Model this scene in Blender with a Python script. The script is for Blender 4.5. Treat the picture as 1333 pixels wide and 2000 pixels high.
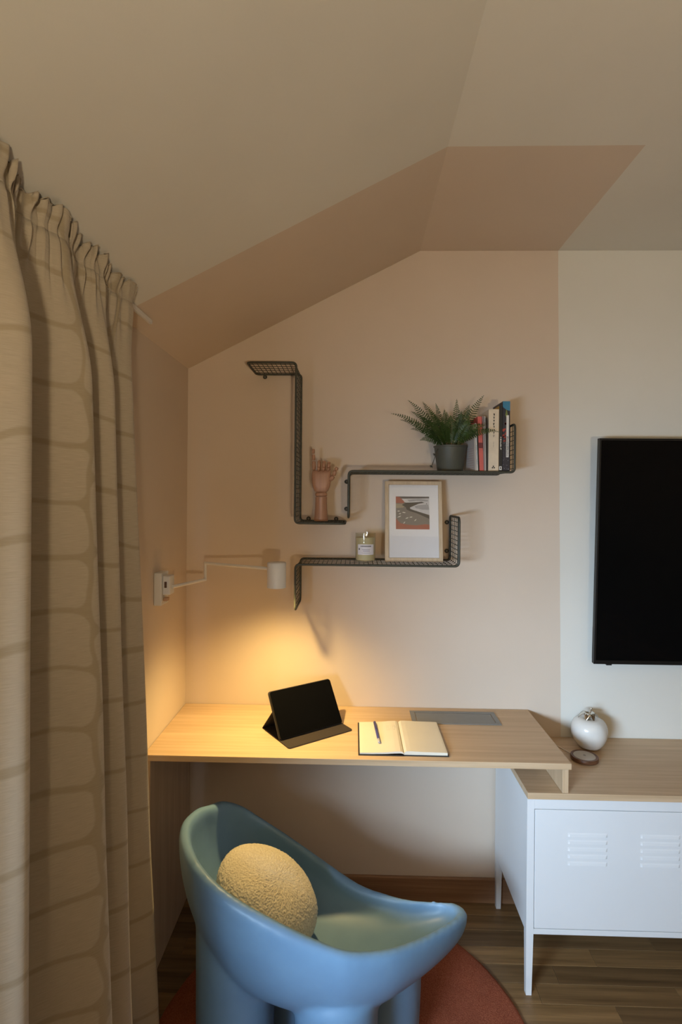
import bpy, bmesh, math, random
from mathutils import Vector, Matrix, noise as mnoise
random.seed(7)
PI = math.pi
S = bpy.context.scene
COL = S.collection
for o in list(bpy.data.objects):
    bpy.data.objects.remove(o, do_unlink=True)

# ---------------------------------------------------------------- camera
cam_d = bpy.data.cameras.new('camera')
cam = bpy.data.objects.new('camera', cam_d); COL.objects.link(cam); S.camera = cam
cam_d.sensor_fit = 'VERTICAL'; cam_d.sensor_height = 36.0
cam_d.lens = 36.0 * 1060.0 / 2000.0
cam_d.shift_y = -30.0 / 2000.0
cam_d.clip_start = 0.02
_yaw, _roll = math.radians(-1.4), math.radians(0.5)
_r = Vector((math.cos(_yaw), -math.sin(_yaw), 0)); _f = Vector((math.sin(_yaw), math.cos(_yaw), 0)); _d = Vector((0, 0, -1))
_right = math.cos(_roll) * _r - math.sin(_roll) * _d
_down = math.sin(_roll) * _r + math.cos(_roll) * _d
M = Matrix.Identity(4)
for i in range(3):
    M[i][0], M[i][1], M[i][2] = _right[i], -_down[i], -_f[i]
M.translation = Vector((0, -2.1, 1.55))
cam.matrix_world = M

# ---------------------------------------------------------------- world, daylight, exposure
W = bpy.data.worlds.new('sky'); S.world = W; W.use_nodes = True
W.node_tree.nodes['Background'].inputs[0].default_value = (0.55, 0.70, 1.0, 1)
W.node_tree.nodes['Background'].inputs[1].default_value = 0.6

def area(name, loc, direction, sx, sy, power, color, spread=PI):
    l = bpy.data.lights.new(name, 'AREA'); l.shape = 'RECTANGLE'; l.size = sx; l.size_y = sy
    l.energy = power; l.color = color; l.spread = spread
    o = bpy.data.objects.new(name, l); COL.objects.link(o); o.location = loc
    o.rotation_euler = Vector(direction).to_track_quat('-Z', 'Y').to_euler()
    return o
# daylight entering by the window in the left wall, beside the camera
area('window_daylight', (-1.05, -2.70, 1.34), (0.58, 1.0, -0.14), 0.9, 0.50, 46.0, (0.58, 0.78, 1.0), math.radians(95))
S.view_settings.view_transform = 'Standard'
S.view_settings.look = 'None'
S.view_settings.exposure = 0.0
S.view_settings.gamma = 1.0
S.view_settings.use_curve_mapping = False

# ---------------------------------------------------------------- node helpers
class NT:
    def __init__(s, name):
        s.m = bpy.data.materials.new(name); s.m.use_nodes = True
        s.t = s.m.node_tree; s.b = s.t.nodes['Principled BSDF']
    def n(s, kind, **kw):
        nd = s.t.nodes.new(kind)
        for k, v in kw.items(): setattr(nd, k, v)
        return nd
    def set(s, sock, v):
        if hasattr(v, 'is_output') or isinstance(v, bpy.types.NodeSocket): s.t.links.new(v, sock)
        else: sock.default_value = v
    def math(s, op, a, b=None, c=None, clamp=False):
        nd = s.n('ShaderNodeMath', operation=op); nd.use_clamp = clamp
        s.set(nd.inputs[0], a)
        if b is not None: s.set(nd.inputs[1], b)
        if c is not None: s.set(nd.inputs[2], c)
        return nd.outputs[0]
    def mix(s, f, a, b, mode='MIX'):
        nd = s.n('ShaderNodeMix', data_type='RGBA', blend_type=mode)
        s.set(nd.inputs[0], f); s.set(nd.inputs[6], a); s.set(nd.inputs[7], b)
        return nd.outputs[2]
    def noise(s, vec, scale, detail=2.0, rough=0.5):
        nd = s.n('ShaderNodeTexNoise'); s.set(nd.inputs['Vector'], vec)
        nd.inputs['Scale'].default_value = scale; nd.inputs['Detail'].default_value = detail
        nd.inputs['Roughness'].default_value = rough
        return nd.outputs[0]
    def mapping(s, vec, scale=(1, 1, 1), loc=(0, 0, 0)):
        nd = s.n('ShaderNodeMapping'); s.set(nd.inputs[0], vec)
        s.set(nd.inputs[1], loc); nd.inputs[3].default_value = scale
        return nd.outputs[0]
    def ramp(s, f, stops):
        nd = s.n('ShaderNodeValToRGB'); s.set(nd.inputs[0], f)
        e = nd.color_ramp.elements
        while len(e) < len(stops): e.new(0.5)
        for el, (p, c) in zip(e, stops):
            el.position = p; el.color = (c[0], c[1], c[2], 1)
        return nd.outputs[0]
    def bump(s, h, strength, dist):
        nd = s.n('ShaderNodeBump'); nd.inputs['Strength'].default_value = strength
        nd.inputs['Distance'].default_value = dist; s.set(nd.inputs['Height'], h)
        s.t.links.new(nd.outputs[0], s.b.inputs['Normal'])
    def obj(s): return s.n('ShaderNodeTexCoord').outputs['Object']
    def pos(s): return s.n('ShaderNodeNewGeometry').outputs['Position']
    def base(s, v):
        if isinstance(v, tuple): v = (v[0], v[1], v[2], 1)
        s.set(s.b.inputs['Base Color'], v)

MATS = {}
def simple(name, col, rough=0.5, metal=0.0, spec=0.5, var=0.06, scale=30.0, bump=0.0, bdist=0.001, bscale=200.0, coat=0.0):
    """plain surface with faint procedural variation of its own colour"""
    if name in MATS: return MATS[name]
    k = NT(name); p = k.obj()
    c1 = tuple(min(1, x * (1 - var)) for x in col); c2 = tuple(min(1, x * (1 + var)) for x in col)
    k.base(k.ramp(k.noise(p, scale, 3), [(0.3, c1), (0.7, c2)]))
    k.b.inputs['Roughness'].default_value = rough; k.b.inputs['Metallic'].default_value = metal
    k.b.inputs['Specular IOR Level'].default_value = spec; k.b.inputs['Coat Weight'].default_value = coat
    if bump: k.bump(k.noise(p, bscale, 3), bump, bdist)
    MATS[name] = k.m
    return k.m

def wall_paint():
    k = NT('wall_paint'); p = k.pos()
    sx = k.n('ShaderNodeSeparateXYZ'); k.set(sx.inputs[0], p)
    x, y, z = sx.outputs
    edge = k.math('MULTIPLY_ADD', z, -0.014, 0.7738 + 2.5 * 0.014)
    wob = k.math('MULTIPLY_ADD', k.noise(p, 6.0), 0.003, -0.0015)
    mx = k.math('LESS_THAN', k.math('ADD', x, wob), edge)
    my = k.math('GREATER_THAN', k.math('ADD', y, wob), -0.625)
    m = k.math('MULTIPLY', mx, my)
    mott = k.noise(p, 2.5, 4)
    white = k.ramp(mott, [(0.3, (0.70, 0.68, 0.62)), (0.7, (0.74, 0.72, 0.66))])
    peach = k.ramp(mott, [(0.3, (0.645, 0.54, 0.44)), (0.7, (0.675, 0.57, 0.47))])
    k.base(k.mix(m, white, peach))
    k.b.inputs['Roughness'].default_value = 0.85
    k.b.inputs['Specular IOR Level'].default_value = 0.2
    k.bump(k.noise(p, 260.0, 3), 0.12, 0.001)
    return k.m

def wood(name, dark, light, axis=0, grain=1.0, rough=0.5, per_object=False):
    k = NT(name); p = k.obj()
    if per_object:
        oi = k.n('ShaderNodeObjectInfo').outputs['Random']
        cv = k.n('ShaderNodeCombineXYZ')
        for i in range(3): k.set(cv.inputs[i], k.math('MULTIPLY', oi, 37.0 + 11 * i))
        add = k.n('ShaderNodeVectorMath', operation='ADD'); k.set(add.inputs[0], p); k.set(add.inputs[1], cv.outputs[0])
        p = add.outputs[0]
    sc = [55.0, 55.0, 55.0]; sc[axis] = 2.2
    sf = [320.0, 320.0, 320.0]; sf[axis] = 6.0
    a = k.noise(k.mapping(p, tuple(s * grain for s in sc)), 1.0, 4, 0.55)
    b = k.noise(k.mapping(p, tuple(s * grain for s in sf)), 1.0, 2, 0.5)
    h = k.math('ADD', k.math('MULTIPLY', a, 0.75), k.math('MULTIPLY', b, 0.25))
    c = k.ramp(h, [(0.32, dark), (0.66, light)])
    if per_object:
        c = k.mix(1.0, c, k.ramp(oi, [(0.0, (0.62, 0.60, 0.58)), (0.5, (0.85, 0.84, 0.82)), (1.0, (1.25, 1.2, 1.1))]), 'MULTIPLY')
    k.base(c)
    k.b.inputs['Roughness'].default_value = rough
    k.bump(h, 0.15, 0.0006)
    return k.m

def curtain_cloth():
    k = NT('curtain_cloth'); uv = k.n('ShaderNodeTexCoord').outputs['UV']
    s = k.n('ShaderNodeSeparateXYZ'); k.set(s.inputs[0], uv); u, v = s.outputs[0], s.outputs[1]
    nz = k.noise(k.mapping(uv, (3.0, 3.0, 1)), 1.0, 1)
    w = 0.150
    cu = k.math('ADD', k.math('DIVIDE', u, w), k.math('MULTIPLY', k.noise(k.mapping(uv, (1.5, 7.0, 1)), 1.0, 1), 0.35))
    ci = k.math('FLOOR', cu); fu = k.math('FRACT', cu)
    wn = k.n('ShaderNodeTexWhiteNoise', noise_dimensions='1D'); k.set(wn.inputs['W'], ci)
    rnd = wn.outputs['Value']
    h = k.math('MULTIPLY_ADD', rnd, 0.05, 0.105)
    cv = k.math('ADD', k.math('ADD', k.math('DIVIDE', v, h), k.math('MULTIPLY', rnd, 17.3)), k.math('MULTIPLY', k.noise(k.mapping(uv, (6.0, 2.0, 1)), 1.0, 1), 0.55))
    ri = k.math('FLOOR', cv); fv = k.math('FRACT', cv)
    wn2 = k.n('ShaderNodeTexWhiteNoise', noise_dimensions='2D')
    cb = k.n('ShaderNodeCombineXYZ'); k.set(cb.inputs[0], ci); k.set(cb.inputs[1], ri); k.set(wn2.inputs['Vector'], cb.outputs[0])
    inset = k.math('MULTIPLY_ADD', wn2.outputs['Value'], 0.005, 0.0032)
    rad = 0.020
    def q(f, size):
        half = k.math('MULTIPLY', size, 0.5)
        a = k.math('MULTIPLY', k.math('ABSOLUTE', k.math('SUBTRACT', f, 0.5)), size)
        return k.math('MAXIMUM', k.math('ADD', k.math('SUBTRACT', a, half), k.math('ADD', inset, rad)), 0.0)
    qx, qy = q(fu, w), q(fv, h)
    d = k.math('SUBTRACT', k.math('SQRT', k.math('ADD', k.math('POWER', qx, 2.0), k.math('POWER', qy, 2.0))), rad)
    mask = k.math('MULTIPLY_ADD', d, -260.0, 0.5, clamp=True)
    slub = k.noise(k.mapping(uv, (40.0, 900.0, 1)), 1.0, 2)
    ground = k.ramp(slub, [(0.3, (0.345, 0.285, 0.20)), (0.7, (0.395, 0.33, 0.235))])
    block = k.ramp(slub, [(0.3, (0.41, 0.35, 0.265)), (0.7, (0.485, 0.415, 0.325))])
    k.base(k.mix(mask, ground, block))
    k.b.inputs['Roughness'].default_value = 0.9; k.b.inputs['Specular IOR Level'].default_value = 0.1
    k.b.inputs['Sheen Weight'].default_value = 0.15
    k.bump(k.math('ADD', slub, k.math('MULTIPLY', mask, 0.4)), 0.35, 0.0008)
    return k.m

def glass(name, tint=(1, 1, 1), rough=0.0):
    k = NT(name); t = k.t
    tr = k.n('ShaderNodeBsdfTransparent'); tr.inputs[0].default_value = (*tint, 1)
    gl = k.n('ShaderNodeBsdfGlossy'); gl.inputs['Roughness'].default_value = rough
    lw = k.n('ShaderNodeLayerWeight'); lw.inputs[0].default_value = 0.5
    fr = k.n('ShaderNodeMath', operation='MULTIPLY_ADD'); t.links.new(k.math('POWER', lw.outputs['Facing'], 4.0), fr.inputs[0]); fr.inputs[1].default_value = 0.5; fr.inputs[2].default_value = 0.025
    mx = k.n('ShaderNodeMixShader')
    t.links.new(fr.outputs[0], mx.inputs[0]); t.links.new(tr.outputs[0], mx.inputs[1]); t.links.new(gl.outputs[0], mx.inputs[2])
    t.links.new(mx.outputs[0], t.nodes['Material Output'].inputs[0])
    return k.m

def emit(name, col, strength):
    k = NT(name); k.base(col); k.b.inputs['Emission Color'].default_value = (*col, 1)
    k.b.inputs['Emission Strength'].default_value = strength
    return k.m

PAINT = wall_paint()
DARK_PAINT = simple('brown_wall_paint', (0.13, 0.095, 0.07), 0.85, var=0.04, scale=3, bump=0.1, bscale=260)  # tone of the unseen walls, chosen dark to cut bounced light
OAK_X = wood('oak_veneer_along', (0.50, 0.345, 0.205), (0.63, 0.46, 0.295), 0)
OAK_Z = wood('oak_veneer_upright', (0.50, 0.345, 0.205), (0.63, 0.46, 0.295), 2)
FLOOR_OAK = wood('floor_oak', (0.13, 0.075, 0.032), (0.27, 0.165, 0.075), 0, rough=0.42, per_object=True)
BASE_OAK = wood('baseboard_oak', (0.20, 0.10, 0.05), (0.34, 0.19, 0.10), 0, rough=0.5)
FRAME_WOOD = wood('frame_wood', (0.48, 0.36, 0.23), (0.62, 0.48, 0.32), 2, 2.0)
HAND_WOOD = wood('hand_wood', (0.36, 0.185, 0.11), (0.46, 0.25, 0.155), 2, 1.6, 0.45)
WALNUT = wood('walnut', (0.09, 0.038, 0.018), (0.17, 0.075, 0.036), 0, 2.0, 0.4)
WHITE_METAL = simple('white_metal', (0.74, 0.75, 0.76), 0.38, var=0.015, scale=4)
WHITE_LAMP = simple('white_lamp_enamel', (0.74, 0.72, 0.70), 0.45, var=0.02)
WIRE = simple('olive_wire', (0.050, 0.052, 0.040), 0.5, metal=0.2, var=0.15, scale=60)
BLACK = simple('black_plastic', (0.006, 0.006, 0.006), 0.4, var=0.1)
SCREEN = simple('black_screen', (0.003, 0.003, 0.003), 0.12, var=0.0, spec=0.15)
CURTAIN = curtain_cloth()
GLASS = glass('window_glass')
JAR = glass('jar_glass', (0.95, 0.95, 0.9))

# ---------------------------------------------------------------- mesh helpers
def wloc(o):
    v = Vector((0, 0, 0))
    while o is not None:
        v += o.location; o = o.parent
    return v
def tag(o, label=None, cat=None, group=None, kind=None):
    if label: o['label'] = label
    if cat: o['category'] = cat
    if group: o['group'] = group
    if kind: o['kind'] = kind
    return o
def thing(name, label, cat, loc, group=None):
    o = bpy.data.objects.new(name, None); COL.objects.link(o); o.location = loc
    o.empty_display_size = 0.05
    return tag(o, label, cat, group)
def obj(name, bm, mat, parent=None, smooth=False, origin=None, label=None, angle=None):
    """link one mesh (world coordinates) under its thing"""
    if parent is not None: org = wloc(parent)
    elif origin is not None: org = Vector(origin)
    else: org = Vector((0, 0, 0))
    if not isinstance(bm, bpy.types.Mesh):
        bmesh.ops.recalc_face_normals(bm, faces=bm.faces[:])
        me = bpy.data.meshes.new(name); bm.to_mesh(me); bm.free()
    else: me = bm
    if org.length > 0: me.transform(Matrix.Translation(-org))
    for m in (mat if isinstance(mat, (list, tuple)) else [mat]): me.materials.append(m)
    if smooth:
        for p in me.polygons: p.use_smooth = True
        if angle is not None: me.set_sharp_from_angle(angle=math.radians(angle))
    o = bpy.data.objects.new(name, me); COL.objects.link(o)
    if parent is not None: o.parent = parent
    else: o.location = org
    if label: o['label'] = label
    return o
def BM(): return bmesh.new()
def box(bm, x0, x1, y0, y1, z0, z1, bev=0.0, seg=2, mat=0):
    vs = [bm.verts.new((x, y, z)) for z in (z0, z1) for y in (y0, y1) for x in (x0, x1)]
    fs = [bm.faces.new([vs[i] for i in f]) for f in ((0, 2, 3, 1), (4, 5, 7, 6), (0, 1, 5, 4), (2, 6, 7, 3), (0, 4, 6, 2), (1, 3, 7, 5))]
    for f in fs: f.material_index = mat
    if bev > 0:
        es = list({e for f in fs for e in f.edges})
        bmesh.ops.bevel(bm, geom=es, offset=bev, segments=seg, affect='EDGES', profile=0.5)
    return vs
def bbox(x0, x1, y0, y1, z0, z1, bev=0.0, seg=2):
    bm = BM(); box(bm, x0, x1, y0, y1, z0, z1, bev, seg); return bm
def tube(bm, pts, r, n=6, closed=False, cap=True):
    pts = [Vector(p) for p in pts]; N = len(pts)
    rr = r if isinstance(r, (list, tuple)) else [r] * N
    T = []
    for i in range(N):
        a = pts[(i - 1) % N] if (closed or i > 0) else pts[i]
        b = pts[(i + 1) % N] if (closed or i < N - 1) else pts[i]
        T.append((b - a).normalized())
    up = Vector((0, 0, 1)) if abs(T[0].z) < 0.9 else Vector((0, 1, 0))
    u = T[0].cross(up).normalized()
    rings = []
    for i in range(N):
        u = (u - T[i] * u.dot(T[i])).normalized(); v = T[i].cross(u)
        rings.append([bm.verts.new(pts[i] + (u * math.cos(2 * PI * k / n) + v * math.sin(2 * PI * k / n)) * rr[i]) for k in range(n)])
    for i in range(N if closed else N - 1):
        a, b = rings[i], rings[(i + 1) % N]
        for k in range(n): bm.faces.new((a[k], a[(k + 1) % n], b[(k + 1) % n], b[k]))
    if cap and not closed:
        bm.faces.new(rings[0][::-1]); bm.faces.new(rings[-1])
def lathe(bm, prof, c, n=32, cap0=True, cap1=True):
    rings = []
    for r, z in prof:
        rings.append([bm.verts.new((c[0] + r * math.cos(2 * PI * k / n), c[1] + r * math.sin(2 * PI * k / n), c[2] + z)) for k in range(n)])
    for a, b in zip(rings, rings[1:]):
        for k in range(n): bm.faces.new((a[k], a[(k + 1) % n], b[(k + 1) % n], b[k]))
    if cap0: bm.faces.new(rings[0][::-1])
    if cap1: bm.faces.new(rings[-1])
def prism(bm, pts, ex, mat=0):
    """extrude a polygon (list of 3D points) by vector ex"""
    a = [bm.verts.new(p) for p in pts]; b = [bm.verts.new(Vector(p) + Vector(ex)) for p in pts]
    fs = [bm.faces.new(a), bm.faces.new(b[::-1])]
    n = len(a)
    for i in range(n): fs.append(bm.faces.new((a[i], b[i], b[(i + 1) % n], a[(i + 1) % n])))
    for f in fs: f.material_index = mat
    return fs
def hull_box(bm, corners_a, corners_b):
    a = [bm.verts.new(p) for p in corners_a]; b = [bm.verts.new(p) for p in corners_b]
    bm.faces.new(a[::-1]); bm.faces.new(b); n = len(a)
    for i in range(n): bm.faces.new((a[i], a[(i + 1) % n], b[(i + 1) % n], b[i]))
def catmull(P, n, closed=False):
    P = [Vector(p) for p in P]; N = len(P); out = []
    for i in range(N if closed else N - 1):
        g = lambda j: P[j % N] if closed else P[max(0, min(N - 1, j))]
        p0, p1, p2, p3 = g(i - 1), g(i), g(i + 1), g(i + 2)
        for k in range(n):
            t = k / n
            out.append(0.5 * ((2 * p1) + (p2 - p0) * t + (2 * p0 - 5 * p1 + 4 * p2 - p3) * t * t + (3 * p1 - p0 - 3 * p2 + p3) * t ** 3))
    if not closed: out.append(P[-1])
    return out
def round_path(P, r, n=6):
    """polyline with rounded corners"""
    P = [Vector(p) for p in P]; out = [P[0]]
    for i in range(1, len(P) - 1):
        a = (P[i - 1] - P[i]).normalized(); b = (P[i + 1] - P[i]).normalized()
        A, B = P[i] + a * r, P[i] + b * r
        for k in range(n + 1):
            t = k / n
            out.append((1 - t) ** 2 * A + 2 * t * (1 - t) * P[i] + t * t * B)
    out.append(P[-1]); return out
def structure(name, bm, mat, parent=None, smooth=False):
    o = obj(name, bm, mat, parent, smooth)
    if parent is None: o['kind'] = 'structure'
    return o

# ================================================================ THE ROOM
XL, XR, YB, ZC = -0.652, 2.60, -4.2, 2.50      # left wall, right wall, rear wall, flat ceiling
XRIDGE, ZS = 0.245, 2.043                      # ridge of the sloped ceiling, its foot at the left wall
def ceil_z(x): return ZC if x >= XRIDGE else ZS + (x - XL) * (ZC - ZS) / (XRIDGE - XL)

bm = BM(); prism(bm, [(XL - .15, 0, -.1), (XR + .15, 0, -.1), (XR + .15, 0, ZC + .1), (XL - .15, 0, ZC + .1)], (0, 0.15, 0))
structure('wall_back', bm, PAINT)
bm = BM(); prism(bm, [(XL - .15, YB, -.1), (XR + .15, YB, -.1), (XR + .15, YB, ZC + .1), (XL - .15, YB, ZC + .1)], (0, -0.15, 0))
structure('wall_rear', bm, DARK_PAINT)
structure('wall_right', bbox(XR, XR + .15, YB, 0, -.1, ZC + .1), DARK_PAINT)
# left wall with its window opening
WY0, WY1, WZ0, WZ1 = -2.95, -1.54, 0.32, 1.41
bm = BM()
box(bm, XL - .15, XL, YB, WY0, -.1, ZC); box(bm, XL - .15, XL, WY1, 0, -.1, ZC)
box(bm, XL - .15, XL, WY0, WY1, -.1, WZ0); box(bm, XL - .15, XL, WY0, WY1, WZ1, ZC)
structure('wall_left', bm, PAINT)
win = BM()
for a in ((WY0, WY0 + .05, WZ0, WZ1), (WY1 - .05, WY1, WZ0, WZ1), (WY0 + .05, WY1 - .05, WZ0, WZ0 + .05), (WY0 + .05, WY1 - .05, WZ1 - .05, WZ1)):
    box(win, XL - .10, XL - .04, a[0], a[1], a[2], a[3], .004)
wo = structure('window_1', win, WHITE_METAL)
obj('pane', bbox(XL - .075, XL - .07, WY0 + .05, WY1 - .05, WZ0 + .05, WZ1 - .05), GLASS, wo)
# ceilings
bm = BM(); prism(bm, [(XRIDGE, YB, ZC), (XR, YB, ZC), (XR, YB, ZC + .1), (XRIDGE, YB, ZC + .1)], (0, -YB, 0))
structure('ceiling', bm, PAINT)
bm = BM(); prism(bm, [(XL, YB, ZS), (XRIDGE, YB, ZC), (XRIDGE, YB, ZC + .1), (XL, YB, ZS + .1)], (0, -YB, 0))
structure('ceiling_slope', bm, PAINT)
# floor: a slab with oak strips laid on it
FL = structure('floor', bbox(XL, XR, YB, 0, -0.08, -0.012), simple('subfloor', (0.06, 0.04, 0.025), 0.8))
ROW, LEN, GAP = 0.070, 0.44, 0.0008
plank_cache = {}
def plank_mesh(L):
    key = round(L, 3)
    if key not in plank_cache:
        b = BM(); box(b, GAP / 2, L - GAP / 2, GAP / 2, ROW - GAP / 2, -0.012, 0.0)
        top = [e for e in b.edges if all(v.co.z > -1e-6 for v in e.verts)]
        bmesh.ops.bevel(b, geom=top, offset=0.0008, segments=1, affect='EDGES')
        bmesh.ops.recalc_face_normals(b, faces=b.faces[:])
        me = bpy.data.meshes.new('plank'); b.to_mesh(me); b.free(); me.materials.append(FLOOR_OAK)
        plank_cache[key] = me
    return plank_cache[key]
far = BM(); row = 0; y = -ROW
rows = []
yy = -0.001 - ROW
while yy > YB:
    rows.append(yy); yy -= ROW
for r, y in enumerate(rows):
    x = XL + 0.002; first = [0.44, 0.17, 0.31, 0.08, 0.37, 0.22][r % 6]
    L = first
    while x < XR - 0.03:
        L = min(L, XR - 0.002 - x)
        if y > -1.15 and x < 1.75:
            o = bpy.data.objects.new('plank', plank_mesh(L)); COL.objects.link(o); o.parent = FL
            o.location = (x, y, 0.0)
        else:
            box(far, x + GAP / 2, x + L - GAP / 2, y + GAP / 2, y + ROW - GAP / 2, -0.012, 0.0)
        x += L; L = LEN * [1.0, 0.82, 1.16][(r + int(x * 7)) % 3]
fo = obj('strip_flooring', far, FLOOR_OAK, FL); fo['kind'] = 'stuff'
# baseboards
structure('baseboard_back', bbox(XL + .02, XR, -.014, 0, 0, .092, .003), BASE_OAK)
structure('baseboard_left', bbox(XL, XL + .014, -1.7, -.43, 0, .092, .003), BASE_OAK)
structure('baseboard_right', bbox(XR - .014, XR, YB, -.02, 0, .092, .003), BASE_OAK)

# ================================================================ CURTAIN AND RAIL
rail = thing('curtain_rail', 'slim white curtain rail fixed under the sloped ceiling', 'curtain rail', (-0.60, -0.515, 2.055))
bm = BM()
zr = ceil_z(-0.60)
box(bm, -0.609, -0.599, -1.76, -0.515, zr - 0.017, zr - 0.004, .002)
obj('track', bm, WHITE_LAMP, rail)
for yb in (-0.9, -1.7):
    bm = BM(); box(bm, -0.612, -0.597, yb - .012, yb + .012, zr - 0.0125, zr + 0.004, .001); obj('bracket', bm, WHITE_LAMP, rail)

PLAN = [  # (x, y) at top, middle and hem, from the far end towards the camera
    ((-.585, -.735), (-.580, -.730), (-.560, -.655)), ((-.560, -.760), (-.538, -.768), (-.490, -.700)),
    ((-.603, -.850), (-.600, -.845), (-.600, -.800)), ((-.548, -.930), (-.505, -.952), (-.470, -.905)),
    ((-.598, -1.000), (-.592, -1.005), (-.588, -.975)), ((-.530, -1.085), (-.482, -1.098), (-.448, -1.050)),
    ((-.603, -1.180), (-.602, -1.200), (-.612, -1.200)), ((-.520, -1.275), (-.472, -1.323), (-.462, -1.335)),
    ((-.600, -1.370), (-.600, -1.410), (-.605, -1.420)), ((-.550, -1.440), (-.518, -1.470), (-.512, -1.475)), ((-.590, -1.500), (-.590, -1.520), (-.590, -1.520))]
NU, NV, ZTOP, ZHEM = 44, 130, 2.092, 0.025
sec = [catmull([Vector((p[k][0], p[k][1], 0)) for p in PLAN], NU) for k in range(3)]
arc = [0.0]
for a, b in zip(sec[1], sec[1][1:]): arc.append(arc[-1] + (b - a).length)
def curtain_xy(i, t):                          # t = 0 at the top, 1 at the hem
    a, b, c = sec[0][i], sec[1][i], sec[2][i]; tm = 0.29
    p = b + (c - b) * ((t - tm) / (1 - tm))
    q = max(0.0, min(1.0, (t - 0.012) / 0.15)); q = q * q * (3 - 2 * q)
    a = Vector((-.566 + (a.x + .566) * 0.30, a.y, 0))
    p = a.lerp(p, q)
    s = arc[i]
    ruf = math.exp(-(t / 0.055) ** 2)
    pinch = 1.0 - 0.75 * math.exp(-((t - 0.026) / 0.010) ** 2)
    p.x += ruf * pinch * (0.011 * math.sin(s * 118 + 1.3 * math.sin(s * 31)) + 0.005 * math.sin(s * 290 + 2 * math.sin(s * 50)))
    p.y += ruf * pinch * 0.006 * math.sin(s * 160 + 1.0)
    p.x += 0.004 * mnoise.noise(Vector((s * 6, t * 5, 3.1))) * (0.4 + t)
    return p
def curtain_mesh(t0, t1, nv):
    me_v, me_f, uvs = [], [], []
    n = len(sec[0])
    for j in range(nv + 1):
        t = t0 + (t1 - t0) * j / nv
        z = ZTOP + (ZHEM - ZTOP) * t
        for i in range(n):
            p = curtain_xy(i, t)
            zz = min(z, ceil_z(p.x) - 0.008 + 0.003 * math.sin(arc[i] * 90))
            if t < 0.03: zz = zz - 0.006 * (1 - t / 0.03) * (0.5 + 0.5 * math.sin(arc[i] * 60 + 1))
            me_v.append((p.x, p.y, zz)); uvs.append((arc[i], z))
    for j in range(nv):
        for i in range(n - 1):
            a = j * n + i; me_f.append((a, a + 1, a + n + 1, a + n))
    me = bpy.data.meshes.new('panel'); me.from_pydata(me_v, [], me_f)
    ul = me.uv_layers.new(name='UVMap')
    for lp in me.loops: ul.data[lp.index].uv = uvs[lp.vertex_index]
    return me
cu = thing('curtain', 'floor length beige curtain with taupe pebble blocks hanging at the left', 'curtain', (-.53, -1.15, 0))
pn = obj('panel', curtain_mesh(0.03, 1.0, NV), CURTAIN, cu, smooth=True)
hd = obj('gathered_heading', curtain_mesh(0.0, 0.03, 14), CURTAIN, cu, smooth=True)
for o in (pn, hd):
    md = o.modifiers.new('thickness', 'SOLIDIFY'); md.thickness = 0.0022; md.offset = -1

# ================================================================ DESK
DZ = 0.740
desk = thing('desk', 'built-in oak veneer desk with side panel against the left wall', 'desk', (0.0, -.21, 0))
obj('desk_top', bbox(XL + .002, .672, -.425, -.002, DZ - .019, DZ, .0012), OAK_X, desk)
obj('side_panel', bbox(XL + .002, XL + .021, -.418, -.002, 0.0005, DZ - .0195, .0012), OAK_Z, desk)
obj('end_panel', bbox(.652, .671, -.405, -.002, .6385, DZ - .0195, .0012), OAK_Z, desk)
bm = BM(); fx0, fx1, fy0, fy1 = .216, .533, -.154, -.039
GREY = simple('grey_flap_metal', (0.23, 0.235, 0.23), 0.42, metal=0.35, var=0.03)
for a in ((fx0, fx1, fy0, fy0 + .016), (fx0, fx1, fy1 - .016, fy1), (fx0, fx0 + .016, fy0 + .016, fy1 - .016), (fx1 - .016, fx1, fy0 + .016, fy1 - .016)):
    box(bm, a[0], a[1], a[2], a[3], DZ + .0002, DZ + .0028, .0006)
fl = obj('cable_flap', bm, GREY, desk, label='grey metal cable flap set into the desk top')
obj('flap_lid', bbox(fx0 + .0185, fx1 - .0185, fy0 + .0165, fy1 - .020, DZ + .0001, DZ + .0024, .0006), GREY, fl)

# ================================================================ CABINET
CX0, CX1, CYF, CZ0, CZ1 = .548, 1.720, -.395, .192, .6165
cab = thing('metal_cabinet', 'white metal locker cabinet on legs beneath the oak board', 'cabinet', (1.13, -.2, 0))
bm = BM()
box(bm, CX0, CX0 + .0015, CYF + .002, -.018, CZ0 + .004, CZ1 - .002)                      # side sheets
box(bm, CX1 - .0015, CX1, CYF + .002, -.018, CZ0 + .004, CZ1 - .002)
box(bm, CX0 + .0015, CX1 - .0015, -.020, -.018, CZ0 + .004, CZ1 - .002)                   # back sheet
box(bm, CX0 + .0015, CX1 - .0015, CYF + .03, -.020, CZ0 + .004, CZ0 + .006)               # bottom sheet
box(bm, CX0 + .0015, CX1 - .0015, CYF + .002, -.020, CZ1 - .004, CZ1 - .002)              # top sheet
obj('body', bm, WHITE_METAL, cab)
bm = BM()
box(bm, CX0 + .022, CX1 - .022, CYF, CYF + .02, CZ1 - .034, CZ1 - .0005, .001)
box(bm, CX0 + .022, CX1 - .022, CYF, CYF + .02, CZ0, CZ0 + .016, .001)
box(bm, 1.1245, 1.1435, CYF, CYF + .02, CZ0 + .016, CZ1 - .034)
obj('front_frame', bm, WHITE_METAL, cab)
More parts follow.
